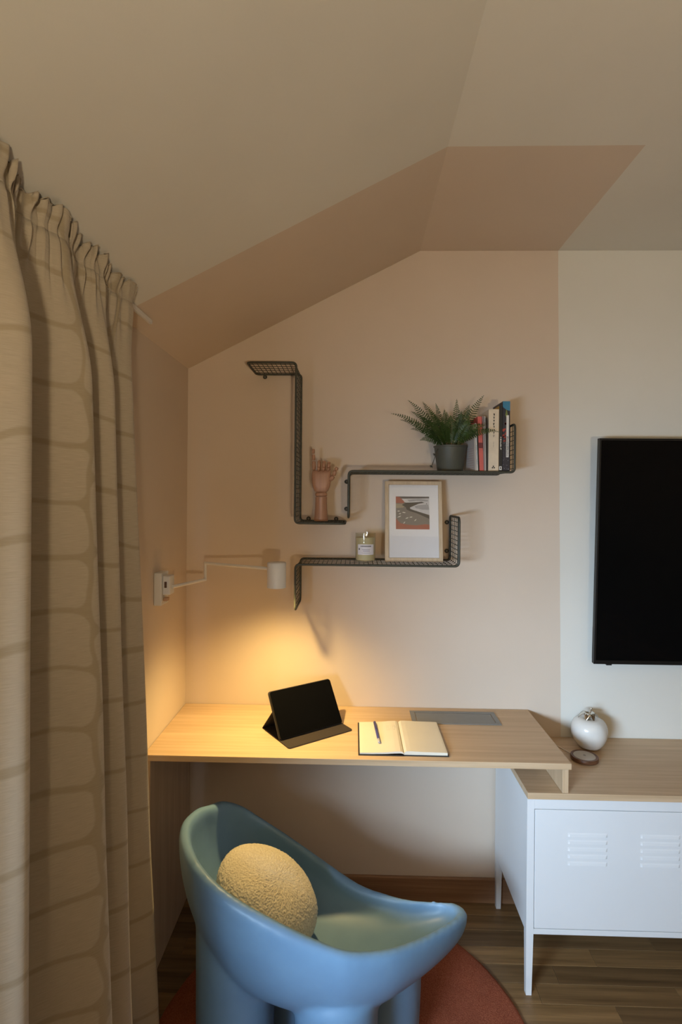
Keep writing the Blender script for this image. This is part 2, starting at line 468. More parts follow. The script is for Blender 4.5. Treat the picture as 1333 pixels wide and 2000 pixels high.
for x0, x1 in ((CX0, CX0 + .022), (CX1 - .022, CX1)):
    for y0, front in ((CYF, 1), (-.040, 0)):
        bm = BM(); sx = 1 if x0 == CX0 else -1
        xo, xi = (x0, x1) if sx > 0 else (x1, x0)
        y1 = y0 + .022
        zt = CZ1 - .0005 if front else CZ0 + .05
        ti = .004 * sx
        lo = [(xo + .001 * sx, y0 + .001, .0005), (xi - ti, y0 + .001, .0005), (xi - ti, y1 - .004, .0005), (xo + .001 * sx, y1 - .004, .0005)]
        mid = [(xo - .0004 * sx, y0 - .0004, CZ0), (xi, y0 - .0004, CZ0), (xi, y1, CZ0), (xo - .0004 * sx, y1, CZ0)]
        top = [(p[0], p[1], zt) for p in mid]
        a = [bm.verts.new(p) for p in lo]; b = [bm.verts.new(p) for p in mid]; c = [bm.verts.new(p) for p in top]
        bm.faces.new(a[::-1]); bm.faces.new(c)
        for A, B in ((a, b), (b, c)):
            for i in range(4): bm.faces.new((A[i], A[(i + 1) % 4], B[(i + 1) % 4], B[i]))
        obj('leg', bm, WHITE_METAL, cab)
def louvre_mesh(x0, x1, zt):
    b = BM(); d = .0022; h = .0120
    y = CYF + .001
    A = [b.verts.new((x0, y, zt)), b.verts.new((x1, y, zt)), b.verts.new((x1, y, zt - h)), b.verts.new((x0, y, zt - h))]
    B = [b.verts.new((x0 + .006, y - d * .55, zt - h * .35)), b.verts.new((x1 - .006, y - d * .55, zt - h * .35)), b.verts.new((x1 - .006, y - d, zt - h)), b.verts.new((x0 + .006, y - d, zt - h))]
    b.faces.new(A[::-1]); b.faces.new(B)
    for i in range(4): b.faces.new((A[i], A[(i + 1) % 4], B[(i + 1) % 4], B[i]))
    return b
for di, (dx0, dx1) in enumerate(((.5725, 1.122), (1.146, 1.6955))):
    d = obj('door', bbox(dx0, dx1, CYF + .001, CYF + .019, CZ0 + .018, CZ1 - .0365, .0015), WHITE_METAL, cab)
    for lx in (.1015, .3245):
        for r in range(5):
            obj('louvre', louvre_mesh(dx0 + lx, dx0 + lx + .122, .5105 - .0222 * r), WHITE_METAL, d)
tag(obj('cabinet_board', bbox(CX0 - .002, CX1 + .004, -.405, -.002, .6175, .6375, .0012), OAK_X, origin=(1.13, -.2, .6175)),
    'long oak board lying on top of the white metal cabinet', 'worktop')

# ================================================================ TELEVISION
tv = thing('television', 'large black flat screen television mounted on the wall', 'television', (1.62, -.05, .936))
tilt = math.radians(2.2)
def tvm(bm):
    R = Matrix.Translation((0, -.066, .938)) @ Matrix.Rotation(tilt, 4, 'X') @ Matrix.Translation((0, .066, -.938))
    bmesh.ops.transform(bm, matrix=R, verts=bm.verts[:]); return bm
bm = BM(); tx0, tx1, tz0, tz1 = .893, 2.343, .938, 1.772
box(bm, tx0, tx1, -.062, -.048, tz0, tz1, .002)
obj('panel_back', tvm(bm), BLACK, tv)
bm = BM()
for a in ((tx0, tx0 + .008, tz0, tz1), (tx1 - .008, tx1, tz0, tz1), (tx0 + .008, tx1 - .008, tz0, tz0 + .014), (tx0 + .008, tx1 - .008, tz1 - .008, tz1)):
    box(bm, a[0], a[1], -.0665, -.0615, a[2], a[3], .001)
obj('bezel', tvm(bm), BLACK, tv)
obj('screen', tvm(bbox(tx0 + .0075, tx1 - .0075, -.0645, -.0618, tz0 + .0135, tz1 - .0075)), SCREEN, tv)
bm = BM(); box(bm, tx0 + .012, tx1 - .012, -.049, -.016, tz0 + .002, tz0 + .13, .006); box(bm, tx0 + .05, tx1 - .05, -.049, -.008, tz0 + .1, tz0 + .45, .01)
obj('rear_housing', tvm(bm), BLACK, tv)
obj('sensor', tvm(bbox(.942, .962, -.062, -.052, tz0 - .006, tz0 + .001, .001)), BLACK, tv)
obj('wall_mount', bbox(1.45, 1.80, -.02, -.0005, 1.15, 1.55, .003), BLACK, tv)

# ================================================================ WIRE SHELVES
SH_F, SH_R = -.200, -.005
def shelf(label, path, loops, loc):
    t = thing('wire_shelf', label, 'shelf', loc, 'bent wire wall shelves')
    path = [Vector((p[0], 0, p[1])) for p in path]
    cl = round_path(path, .016, 6)
    first, last = cl[0], cl[-1]
    d0 = (cl[1] - cl[0]).normalized(); d1 = (cl[-1] - cl[-2]).normalized()
    F, B_ = Vector((0, SH_F + .0042, 0)), Vector((0, SH_R - .0042, 0)); rc = .016
    loop = [p + F for p in cl[1:-1]]
    def end(pa, d, A, B):                       # rounded corner pair across one end
        q = []
        for k in range(5):
            s = k / 4 * PI / 2
            q.append(pa - d * rc * (1 - math.sin(s)) + A + (B - A).normalized() * rc * (1 - math.cos(s)))
        for k in range(5):
            s = PI / 2 - k / 4 * PI / 2
            q.append(pa - d * rc * (1 - math.sin(s)) + B - (B - A).normalized() * rc * (1 - math.cos(s)))
        return q
    ring = loop + end(last, d1, F, B_) + [p + B_ for p in reversed(cl[1:-1])] + end(first, -d0, B_, F)
    bm = BM(); tube(bm, ring, .0042, 8, closed=True); obj('edge_rod', bm, WIRE, t, smooth=True)
    bm = BM()
    n_l = 5
    for k in range(1, n_l + 1):
        y = SH_F + (SH_R - SH_F) * k / (n_l + 1)
        tube(bm, [p + Vector((0, y, 0)) for p in cl], .0013, 5)
    # evenly spaced cross wires
    L = [0.0]
    for a, b in zip(cl, cl[1:]): L.append(L[-1] + (b - a).length)
    s = .0165; i = 0
    while s < L[-1] - .008:
        while L[i + 1] < s: i += 1
        p = cl[i].lerp(cl[i + 1], (s - L[i]) / (L[i + 1] - L[i]))
        tube(bm, [p + F, p + B_], .0013, 5)
        s += .0165
    obj('wire_grid', bm, WIRE, t, smooth=True)
    for lx, lz in loops:
        bm = BM()
        tube(bm, [(lx + .0062 * math.cos(a), -.0045, lz + .0062 * math.sin(a)) for a in [2 * PI * k / 14 for k in range(14)]], .0022, 6, closed=True)
        lo = obj('mounting_loop', bm, WIRE, t, smooth=True)
        bm = BM(); lathe(bm, [(0.0005, 0), (.0035, 0), (.003, .002), (.0005, .0028)], (0, 0, 0), 10)
        bmesh.ops.transform(bm, matrix=Matrix.Translation((lx, -.003, lz)) @ Matrix.Rotation(PI / 2, 4, 'X'), verts=bm.verts[:])
        obj('screw', bm, simple('screw_steel', (.5, .5, .5), .3, metal=1.0), lo, smooth=True)
    return t
SA, SB, SC_ = 1.4555, 1.6400, 1.3100
shelf('tall wire shelf with the wooden hand standing on its foot', [(-.382, 2.020), (-.208, 2.020), (-.208, SA), (-.032, SA)], [(-.176, SA + .0085), (-.069, SA + .0085), (-.350, 2.011)], (-.208, -.1, SA))
shelf('long wire shelf carrying the fern and the books', [(-.020, 1.477), (-.020, SB), (.558, SB), (.558, 1.808)], [(-.030, 1.608), (-.030, 1.503)], (.27, -.1, SB))
shelf('low wire shelf carrying the candle and the framed print', [(-.205, 1.149), (-.205, SC_), (.368, SC_), (.368, 1.480)], [(.357, 1.455), (.357, 1.345)], (.08, -.1, SC_))

# ================================================================ WOODEN HAND
hx, hy, hz = -.122, -.10, SA + .0044
hand = thing('wooden_hand', 'jointed wooden artist hand pointing its index finger up', 'figurine', (hx, hy, hz))
bm = BM(); lathe(bm, [(.024, 0), (.0262, .002), (.0262, .006), (.0245, .02), (.0222, .05), (.0212, .078), (.0222, .086), (.0215, .089)], (hx, hy, hz), 28)
obj('base', bm, HAND_WOOD, hand, smooth=True, angle=50)
bm = BM(); lathe(bm, [(.017, .0895), (.0215, .092), (.0225, .098), (.0205, .1035), (.016, .105)], (hx, hy, hz), 28)
obj('wrist', bm, HAND_WOOD, hand, smooth=True)
# palm: rounded slab, wider towards the knuckles
bm = BM(); rings = []
for z, wx, wy in ((.104, .018, .012), (.112, .026, .015), (.130, .033, .0165), (.150, .036, .0160), (.170, .0355, .0145), (.183, .034, .012), (.187, .030, .008)):
    ring = []
    for k in range(24):
        a = 2 * PI * k / 24; c, s = math.cos(a), math.sin(a)
        ring.append(bm.verts.new((hx + wx * math.copysign(abs(c) ** .6, c), hy + wy * math.copysign(abs(s) ** .7, s), hz + z)))
    rings.append(ring)
for a, b in zip(rings, rings[1:]):
    for k in range(24): bm.faces.new((a[k], a[(k + 1) % 24], b[(k + 1) % 24], b[k]))
bm.faces.new(rings[0][::-1]); bm.faces.new(rings[-1])
obj('palm', bm, HAND_WOOD, hand, smooth=True)
def finger(name, pts, radii):
    par = None
    for i, (a, b) in enumerate(zip(pts, pts[1:])):
        a, b = Vector(a), Vector(b); d = (b - a); L = d.length; d.normalize()
        P = [a + d * .0012, a + d * L * .12, a + d * L * .5, a + d * L * .88, b - d * .0012]
        r = radii[i]
        bm = BM(); tube(bm, P, [r * .55, r * .95, r, r * .92, r * .55], 12)
        o = obj(name if par is None else 'finger_joint', bm, HAND_WOOD, hand if par is None else par, smooth=True)
        if par is None: par = o
kz = hz + .186
finger('finger', [(hx - .0275, hy, kz), (hx - .0285, hy - .002, kz + .036), (hx - .030, hy - .003, kz + .060), (hx - .0305, hy - .004, kz + .080)], [.0075, .0068, .006])
for dx, l in ((-.009, 1.0), (.009, .97), (.0265, .86)):
    x = hx + dx
    finger('finger', [(x, hy, kz), (x + .001, hy - .012, kz + .026 * l), (x + .003, hy - .040 * l, kz + .030 * l), (x + .0015, hy - .048 * l, kz + .008), (x - .001, hy - .030, kz - .003)], [.0073, .0068, .0062, .0055])
finger('thumb', [(hx + .032, hy - .006, hz + .150), (hx + .046, hy - .012, hz + .166), (hx + .052, hy - .020, hz + .186), (hx + .060, hy - .024, hz + .197)], [.0085, .0075, .0064])

# ================================================================ FERN
px_, py_, pz_ = .350, -.105, SB + .0044
POT = simple('grey_green_pot', (0.068, 0.070, 0.054), 0.55, var=0.05)
fern = thing('potted_fern', 'green fern in a grey-green pot on the long shelf', 'plant', (px_, py_, pz_))
bm = BM(); prof = [(.0445, 0), (.0465, .002), (.0585, .088), (.061, .089), (.0612, .0935), (.0585, .0945), (.0565, .0925), (.0545, .075)]
lathe(bm, prof, (px_, py_, pz_), 40, True, True)
obj('pot', bm, POT, fern, smooth=True, angle=40)
bm = BM(); lathe(bm, [(.054, .076), (.04, .081), (.02, .083), (.004, .0835)], (px_, py_, pz_), 24, False, True)
obj('soil', bm, simple('dark_soil', (0.025, 0.018, 0.012), 0.95, var=0.4, scale=120), fern, smooth=True)
def leaf_mat():
    k = NT('fern_leaf'); p = k.obj()
    oi = k.n('ShaderNodeObjectInfo').outputs['Random']
    c = k.ramp(k.noise(p, 45, 3), [(0.3, (0.012, 0.034, 0.005)), (0.75, (0.038, 0.082, 0.012))])
    k.base(k.mix(k.math('MULTIPLY', oi, 0.4), c, (0.065, 0.105, 0.018, 1)))
    k.b.inputs['Roughness'].default_value = 0.5
    return k.m
LEAF = leaf_mat()
def frond(base, tip, lift, width, seed):
    rnd = random.Random(seed); bm = BM()
    b, t = Vector(base), Vector(tip)
    mid = b.lerp(t, .5) + Vector((0, 0, lift))
    if t.x > .385 and t.y < -.185:               # these arch forward, in front of the books
        b = Vector((px_ + .012, py_ - .040, b.z)); t = Vector((t.x, t.y - .018, t.z)); mid = Vector((b.x * .6 + t.x * .4, -.252, mid.z))
    N = 24; P = []
    for i in range(N + 1):
        s = i / N
        P.append((1 - s) ** 2 * b + 2 * s * (1 - s) * mid + s * s * t)
    tube(bm, P, [.0013 * (1 - .75 * i / N) for i in range(N + 1)], 4)
    chord = (t - b); side0 = chord.cross(Vector((0, -.9, .45)))
    side0 = side0.normalized() if side0.length > 1e-4 else Vector((1, 0, 0))
    for i in range(4, N + 1):
        s = i / N
        d = (P[min(N, i + 1)] - P[i - 1]).normalized()
        wv = width * (0.35 + 0.65 * min(1.0, (s - .08) / .25)) * (1 - max(0, (s - .45) / .58) ** 1.3)
        if wv < .0012: wv = .0012
        for sgn in (-1, 1):
            a = (side0 * sgn + d * .35 + Vector((0, 0, .10 * rnd.uniform(-1, 1)))).normalized()
            l = wv * rnd.uniform(.88, 1.08); hw = .0033 * (0.5 + .5 * (1 - s)) * min(1.0, chord.length / .13)
            up = a.cross(d).normalized() * sgn
            p0 = P[i] + d * rnd.uniform(-.0006, .0006)
            q = [p0 - d * hw * .5, p0 + a * l * .35 - d * hw + up * l * .05, p0 + a * l * .8 - d * hw * .6 + up * l * .02, p0 + a * l + d * hw * .2 - up * l * .06, p0 + a * l * .7 + d * hw * 1.0 + up * l * .02, p0 + d * hw * .5 + a * l * .1]
            bm.faces.new([bm.verts.new(v) for v in q])
    return bm
tips = [(.130, -.160, 1.8475), (.1955, -.10, 1.906), (.258, -.03, 1.912), (.301, -.07, 1.900), (.373, -.10, 1.910), (.4656, -.12, 1.920),
        (.498, -.200, 1.777), (.197, -.19, 1.789), (.430, -.05, 1.898), (.263, -.16, 1.863), (.172, -.045, 1.842), (.336, -.185, 1.838), (.246, -.19, 1.820),
        (.397, -.200, 1.815), (.232, -.17, 1.752), (.318, -.21, 1.795), (.300, -.03, 1.865), (.410, -.155, 1.865), (.345, -.05, 1.872), (.448, -.20, 1.800), (.278, -.20, 1.770), (.205, -.13, 1.860),
        (.360, -.19, 1.790), (.420, -.20, 1.770), (.300, -.19, 1.815), (.380, -.16, 1.850), (.265, -.21, 1.790), (.325, -.12, 1.870), (.240, -.08, 1.850), (.395, -.08, 1.870)]
for i, tp in enumerate(tips):
    a = math.atan2(tp[1] - py_, tp[0] - px_)
    b = (px_ + .022 * math.cos(a), py_ + .018 * math.sin(a), pz_ + .084)
    dist = math.hypot(tp[0] - px_, tp[1] - py_)
    obj('frond', frond(b, tp, .018 + .14 * dist, .0175 + .0025 * ((i * 7) % 3), i), LEAF, fern)
bm = BM(); tube(bm, catmull([(.302, -.135, pz_ + .082), (.293, -.14, 1.712), (.290, -.14, 1.700), (.284, -.14, 1.680), (.278, -.14, 1.664)], 5), .0013, 5)
for q in ((.278, -.14, 1.664), (.2895, -.14, 1.7065)):
    for da in (-.9, 0, .9):
        a = -2.2 + da; c = Vector(q); e = Vector((math.cos(a), 0, math.sin(a)))
        pr = Vector((-e.z, 0, e.x)) * .0028
        bm.faces.new([bm.verts.new(v) for v in (c, c + e * .004 + pr, c + e * .009, c + e * .004 - pr)])
obj('withered_stem', bm, simple('dry_stem', (0.05, 0.045, 0.03), .8), fern)

# ================================================================ BOOKS
PAGE = simple('book_pages', (0.62, 0.58, 0.50), 0.85, var=0.04, scale=300)
INK = simple('print_black', (0.02, 0.02, 0.02), 0.7)
PWHITE = simple('print_white', (0.70, 0.68, 0.64), 0.7)
bz = SB + .0044
def book(label, x0, x1, h, cover, yf=-.178, depth=.135, lean=0.0, cover_t=.0012, decor=None, yaw=0.0, name='book'):
    """upright book, spine towards the room; lean shears the top to the left"""
    c = ((x0 + x1) / 2, yf + depth / 2, bz)
    t = thing(name, label, 'book', c, 'books on the long shelf')
    R = Matrix.Translation((x0, yf, bz)) @ Matrix.Rotation(yaw, 4, 'Z') @ Matrix(((1, 0, -lean, 0), (0, 1, 0, 0), (0, 0, 1, 0), (0, 0, 0, 1)))
    w = x1 - x0
    def put(n, bm, m, par, **k):
        bmesh.ops.transform(bm, matrix=R, verts=bm.verts[:]); return obj(n, bm, m, par, **k)
    bm = BM()
    prism(bm, [(0, 0, 0), (w, 0, 0), (w, depth, 0), (w - cover_t, depth, 0), (w - cover_t, cover_t * 1.3, 0), (cover_t, cover_t * 1.3, 0), (cover_t, depth, 0), (0, depth, 0)], (0, 0, h))
    cv = put('cover', bm, cover, t)
    put('pages', bbox(cover_t * 1.05, w - cover_t * 1.05, cover_t * 1.4, depth - .004, .0022, h - .0022), PAGE, t)
    if decor: decor(put, cv, w, h)
    return t
def glyphs(put, par, x, z0, z1, width, mat, seed, name='spine_lettering', step=.0062):
    """upright row of small printed strokes down a spine"""
    r = random.Random(seed); bm = BM(); z = z1
    while z > z0 + .003:
        hgt = step * r.uniform(.55, .8)
        box(bm, x - width / 2, x + width / 2, -.00035, .0001, z - hgt * .25, z)
        box(bm, x - width / 2 + r.uniform(0, width * .5), x + width * r.uniform(.0, .5), -.00035, .0001, z - hgt, z - hgt * .25)
        z -= step
    put(name, bm, mat, par)
def d_pale(put, cv, w, h):
    bm = BM(); r = random.Random(3)
    for i in range(9): box(bm, -.0003, .0002, .012, .012 + .09 * r.uniform(.5, 1), .012 + i * .0085, .0135 + i * .0085)
    put('cover_print', bm, simple('print_rose', (.42, .26, .24), .8), cv)
book('pale grey magazine with faint print at the left end of the book row', .4245, .4285, .165, simple('pale_cover', (.46, .42, .39), .6), yaw=math.radians(8), depth=.115, yf=-.180, decor=d_pale, lean=.045)
def d_b1(put, cv, w, h):
    glyphs(put, cv, w / 2, .02, .09, w * .4, simple('print_blue', (.10, .22, .33), .7), 5)
book('thin white booklet with blue lettering left of the red book', .4300, .4350, .168, simple('white_cover', (.60, .58, .56), .55), lean=.045, decor=d_b1)
book('slim dark green booklet leaning on the red book', .4358, .4380, .150, simple('dark_green_cover', (.03, .05, .04), .6), lean=.045)
def d_red(put, cv, w, h):
    put('spine_band', bbox(.0002, w - .0002, -.0004, .0001, h * .42, h * .52), simple('print_dark_red', (.16, .03, .03), .7), cv)
book('coral red paperback leaning left in the book row', .4405, .4550, .192, simple('coral_cover', (.52, .10, .085), .5), lean=.045, decor=d_red)
book('thin pinkish booklet just right of the red book', .4560, .4592, .194, simple('pinkish_cover', (.36, .27, .27), .6), lean=.035)
book('thin white stapled booklet left of the cream book', .4602, .4632, .193, simple('dull_white_cover', (.50, .47, .44), .6), lean=.022)
book('very slim dark booklet touching the cream book', .4650, .4672, .188, simple('dark_brown_cover', (.05, .035, .03), .6), lean=.012)
def d_cream(put, cv, w, h):
    glyphs(put, cv, w * .52, h * .55, h * .93, .0055, INK, 11, step=.011)
    glyphs(put, cv, w * .5, h * .38, h * .47, .0022, simple('print_grey', (.25, .2, .17), .7), 12, 'spine_small_print', .004)
    bm = BM()
    for a in (0, 1, 2):
        lathe(bm, [(.0005, -.0003), (.0026, -.0003), (.0026, .0001), (.0005, .0001)], (0, 0, 0), 10)
        bmesh.ops.transform(bm, matrix=Matrix.Translation((w * .5 + (-.0032, .0032, 0)[a], 0, (.012, .012, .017)[a])) @ Matrix.Rotation(-PI / 2, 4, 'X'), verts=bm.verts[-40:])
    put('spine_emblem', bm, INK, cv)
book('thick cream paperback with black lettering down its spine', .4710, .5065, .218, simple('cream_cover', (.66, .56, .43), .6), decor=d_cream)
def d_black(put, cv, w, h):
    glyphs(put, cv, w * .55, h * .33, h * .52, .0048, PWHITE, 21, step=.0066)
    bm = BM(); box(bm, .0012, w - .0012, -.0005, .0001, .004, .017); put('spine_label', bm, PWHITE, cv)
    bm = BM(); box(bm, w * .35, w * .65, -.0009, -.0004, .008, .014); put('label_mark', bm, INK, cv)
    bm = BM(); box(bm, -.0004, .0001, .002, .13, .002, h - .002); put('front_cover', bm, simple('ochre_cover', (.50, .28, .035), .6), cv)
book('black spined paperback with white lettering and ochre cover', .5078, .5190, .232, simple('black_cover', (.010, .010, .011), .5), decor=d_black)
def d_col(put, cv, w, h):
    k = [0]
    def panel(n, x0, x1, z0, z1, m, t=.0004):
        put(n, bbox(x0, x1, -t, .0001, z0, z1), m, cv)
    # blue band with a sloping lower edge at the head of the spine
    bm = BM(); prism(bm, [(0, -.0004, h - .020), (0, -.0004, h), (w, -.0004, h), (w, -.0004, h - .034), (w * .5, -.0004, h - .030)], (0, .0005, 0))
    put('spine_sky', bm, simple('print_sky_blue', (.035, .20, .34), .6), cv)
    bm = BM(); prism(bm, [(w * .35, -.0005, h - .048), (w * .5, -.0005, h - .026), (w * .72, -.0005, h - .05), (w * .5, -.0005, h - .058)], (0, .0005, 0))
    put('spine_leaf', bm, simple('print_olive', (.16, .20, .05), .6), cv)
    r = random.Random(9); bm = BM()
    for i in range(26):
        x = r.uniform(.001, w - .006); z = r.uniform(h * .43, h * .70); s = r.uniform(.003, .006)
        prism(bm, [(x + s * math.cos(a) * .8, -.0005, z + s * math.sin(a)) for a in [2 * PI * q / 6 for q in range(6)]], (0, .0005, 0))
    put('spine_flowers', bm, simple('print_red', (.36, .045, .03), .6), cv)
    bm = BM()
    for i in range(46):
        x = r.uniform(.001, w - .002); z = r.uniform(.004, h * .42); s = r.uniform(.0006, .0014)
        box(bm, x, x + s, -.0005, .0001, z, z + s)
    put('spine_speckle', bm, simple('print_pale_blue', (.35, .36, .42), .6), cv)
    panel('title_panel', w * .50, w * .84, h * .20, h * .80, PWHITE, .0007)
    bm = BM(); r = random.Random(4); z = h * .215
    while z < h * .50:
        box(bm, w * .56, w * (.70 + .1 * r.random()), -.001, -.0006, z, z + .0022); z += .0042
    put('title_lettering', bm, INK, cv)
book('tall floral book with blue top and white title panel', .5200, .5455, .246, simple('navy_cover', (.018, .018, .03), .5), decor=d_col)

# ================================================================ FRAMED PRINT
fz = SC_ + .0044
art = thing('picture_frame', 'small coastal print in a pale wooden frame leaning on the wall', 'picture', (.22, -.10, fz))
lean = math.radians(9.5)
FM = Matrix.Translation((.2205, -.112, fz + .001)) @ Matrix.Rotation(-lean, 4, 'X')
fw, fh, fb, ft = .1055, .2985, .0125, .018
def fput(n, bm, m, par=art, **k):
    bmesh.ops.transform(bm, matrix=FM, verts=bm.verts[:]); return obj(n, bm, m, par, **k)
for n, pts in (('frame_side', [(-fw, 0), (-fw, fh), (-fw + fb, fh - fb), (-fw + fb, fb)]), ('frame_side', [(fw, 0), (fw, fh), (fw - fb, fh - fb), (fw - fb, fb)]),
               ('frame_rail', [(-fw, 0), (fw, 0), (fw - fb, fb), (-fw + fb, fb)]), ('frame_rail', [(-fw, fh), (fw, fh), (fw - fb, fh - fb), (-fw + fb, fh - fb)])):
    bm = BM(); prism(bm, [(p[0], 0, p[1]) for p in pts], (0, ft, 0)); fput(n, bm, FRAME_WOOD)
fput('backing', bbox(-fw + fb - .002, fw - fb + .002, .011, ft - .001, fb - .002, fh - fb + .002), simple('brown_board', (.3, .2, .12), .8))
mt = fput('mount', bbox(-fw + fb, fw - fb, .009, .0108, fb, fh - fb), simple('white_mount', (.72, .70, .70), .8, var=.01))
# printed landscape: flat inks laid over each other
ax0, ax1, az0, az1 = -.0650, .0595, .1190, .2420
aw, ah = ax1 - ax0, az1 - az0
INKS = {n: simple('ink_' + n, c, .8, var=.08, scale=60) for n, c in dict(brick=(.30, .062, .035), mud=(.135, .112, .10), dusk=(.055, .045, .045), snow=(.52, .50, .50), tan=(.26, .21, .14), rock=(.014, .010, .010), mist=(.30, .29, .29), foam=(.62, .58, .54)).items()}
def ink(n, m, pts, lvl):
    bm = BM(); prism(bm, [(ax0 + p[0] * aw, .009 - .0001 * (lvl + 1), az0 + (1 - p[1]) * ah) for p in pts], (0, .00009, 0)); fput(n, bm, INKS[m], mt)
ink('print_ground', 'mud', [(0, 0), (1, 0), (1, 1), (0, 1)], 0)
ink('print_sky', 'dusk', [(0, 0), (1, 0), (1, .05), (.55, .06), (.15, .05), (0, .03)], 1)
ink('print_hill', 'brick', [(0, .0), (.12, .02), (.20, .10), (.26, .17), (.22, .21), (0, .20)], 2)
ink('print_snowfield', 'snow', [(.15, .07), (.6, .06), (1, .05), (1, .56), (.8, .50), (.55, .42), (.40, .36), (.5, .25), (.25, .17), (.22, .11)], 1)
ink('print_snow_shade', 'mist', [(.35, .10), (.7, .07), (.97, .10), (.95, .15), (.6, .13), (.4, .16)], 2)
ink('print_snow_shade', 'mist', [(.56, .30), (.75, .25), (.97, .24), (1, .40), (.8, .40), (.6, .36)], 2)
ink('print_field', 'tan', [(0, .22), (.22, .22), (.28, .28), (.22, .34), (0, .36)], 3)
ink('print_headland', 'rock', [(.18, .26), (.30, .19), (.55, .18), (.78, .16), (.86, .19), (.68, .22), (.55, .28), (.42, .34), (.44, .40), (.62, .45), (.84, .52), (1, .58), (1, .68), (.82, .60), (.6, .50), (.42, .45), (.32, .40), (.30, .33)], 4)
ink('print_shore', 'brick', [(0, .66), (.06, .74), (.14, .82), (.35, .86), (.6, .88), (.9, .84), (1, .86), (1, 1), (0, 1)], 3)
for i, (cx_, cz_, l, a) in enumerate(((.08, .45, .05, .1), (.24, .49, .06, -.1), (.10, .62, .07, .4), (.12, .53, .04, .3), (.33, .66, .06, .45), (.45, .63, .05, .2), (.58, .72, .055, .8), (.25, .80, .055, .9), (.92, .22, .02, .2))):
    c, s = math.cos(a), math.sin(a)
    ink('print_wave', 'foam' if i != 8 else 'rock', [(cx_ + (u * c) * l, cz_ - u * s * l + v * .018) for u, v in ((-1, 0), (-.2, -.8), (1, -.1), (.3, .9))], 5)
fput('glazing', bbox(-fw + fb, fw - fb, .0055, .0065, fb, fh - fb), GLASS)

# ================================================================ CANDLE
cx_, cy_ = .0418, -.140
cd = thing('candle', 'cream candle in a clear glass with a white label', 'candle', (cx_, cy_, fz))
bm = BM(); lathe(bm, [(.030, .0003), (.0350, .003), (.0368, .012), (.0368, .1055), (.0350, .1055), (.0346, .010), (.030, .007)], (cx_, cy_, fz), 40)
obj('glass', bm, JAR, cd, smooth=True, angle=50)
bm = BM(); lathe(bm, [(.030, .0075), (.0342, .0105), (.0343, .089), (.033, .0905), (.004, .0895)], (cx_, cy_, fz), 40)
obj('wax', bm, simple('cream_wax', (.62, .54, .38), .5, var=.03), cd, smooth=True, angle=50)
bm = BM(); tube(bm, [(cx_, cy_, fz + .0885), (cx_ + .001, cy_, fz + .096), (cx_ + .003, cy_, fz + .101)], .0009, 6); obj('wick', bm, INK, cd)
def label_patch(a0, a1, z0, z1, r, n=12):
    bm = BM(); V = []
    for i in range(n + 1):
        a = a0 + (a1 - a0) * i / n
        V.append([bm.verts.new((cx_ + rr * math.cos(a), cy_ + rr * math.sin(a), fz + z)) for rr, z in ((r, z0), (r, z1), (r - .0003, z1), (r - .0003, z0))])
    for a, b in zip(V, V[1:]):
        for k in range(4): bm.faces.new((a[k], a[(k + 1) % 4], b[(k + 1) % 4], b[k]))
    return bm
lb = obj('label', label_patch(math.radians(-137), math.radians(-40), .030, .067, .0372), simple('paper_label', (.68, .65, .68), .7, var=.02), cd, smooth=True, angle=40)
for a0, a1, z0, z1, m in ((-118, -60, .0585, .0622, INK), (-110, -64, .048, .0495, 'g'), (-106, -66, .0425, .0445, 'g'), (-112, -62, .036, .0372, 'g'), (-130, -124, .047, .053, INK)):
    if m == 'g': m = simple('print_violet_grey', (.30, .28, .34), .7)
    n = 1
    if z1 - z0 > .003 and a1 - a0 > 20:
        bm = BM(); a = a0; r = random.Random(2)
        while a < a1:
            l = r.uniform(2.2, 4.0); b2 = label_patch(math.radians(a), math.radians(a + l), z0, z1, .0375, 1)
            tmp = bpy.data.meshes.new('t'); b2.to_mesh(tmp); b2.free(); bm.from_mesh(tmp); bpy.data.meshes.remove(tmp); a += l + r.uniform(.9, 2.2)
        obj('label_lettering', bm, m, lb)
    else: obj('label_lettering', label_patch(math.radians(a0), math.radians(a1), z0, z1, .0375, 4), m, lb)

# ================================================================ WALL LAMP
lamp = thing('wall_lamp', 'white swing arm wall lamp glowing above the desk', 'lamp', (XL + .001, -.31, 1.188))
obj('wall_plate', bbox(XL + .0005, -.6265, -.345, -.278, 1.188, 1.295, .002), WHITE_LAMP, lamp)
sb = obj('switch_box', bbox(-.6265, -.602, -.336, -.290, 1.222, 1.284, .003), WHITE_LAMP, lamp)
obj('switch', bbox(-.620, -.612, -.3375, -.3355, 1.246, 1.266, .0008), simple('brown_switch', (.10, .045, .02), .5), sb)
obj('knob', bbox(-.6265, -.610, -.332, -.312, 1.201, 1.213, .003), simple('tan_knob', (.45, .28, .17), .5), lamp)
EL = (-.537, -.148)
bm = BM(); tube(bm, [(-.602, -.316, 1.246), (EL[0] + .001, EL[1] - .002, 1.246)], .0058, 12); obj('arm', bm, WHITE_LAMP, lamp, smooth=True, angle=60)
bm = BM(); tube(bm, [(EL[0], EL[1], 1.241), (EL[0], EL[1], 1.310)], .0052, 12); obj('elbow_post', bm, WHITE_LAMP, lamp, smooth=True, angle=60)
LX, LY = -.2575, -.291
bm = BM(); tube(bm, [(EL[0], EL[1], 1.305), (LX - .022, LY + .012, 1.305)], .0055, 12); obj('arm', bm, WHITE_LAMP, lamp, smooth=True, angle=60)
bm = BM(); zs0, zs1, rs = 1.2445, 1.3285, .0315
lathe(bm, [(rs, 0), (rs, zs1 - zs0 - .002), (rs - .002, zs1 - zs0), (.0004, zs1 - zs0), (.0004, zs1 - zs0 - .0016), (rs - .0022, zs1 - zs0 - .0018), (rs - .0016, 0), (rs, 0)], (LX, LY, zs0), 40, False, False)
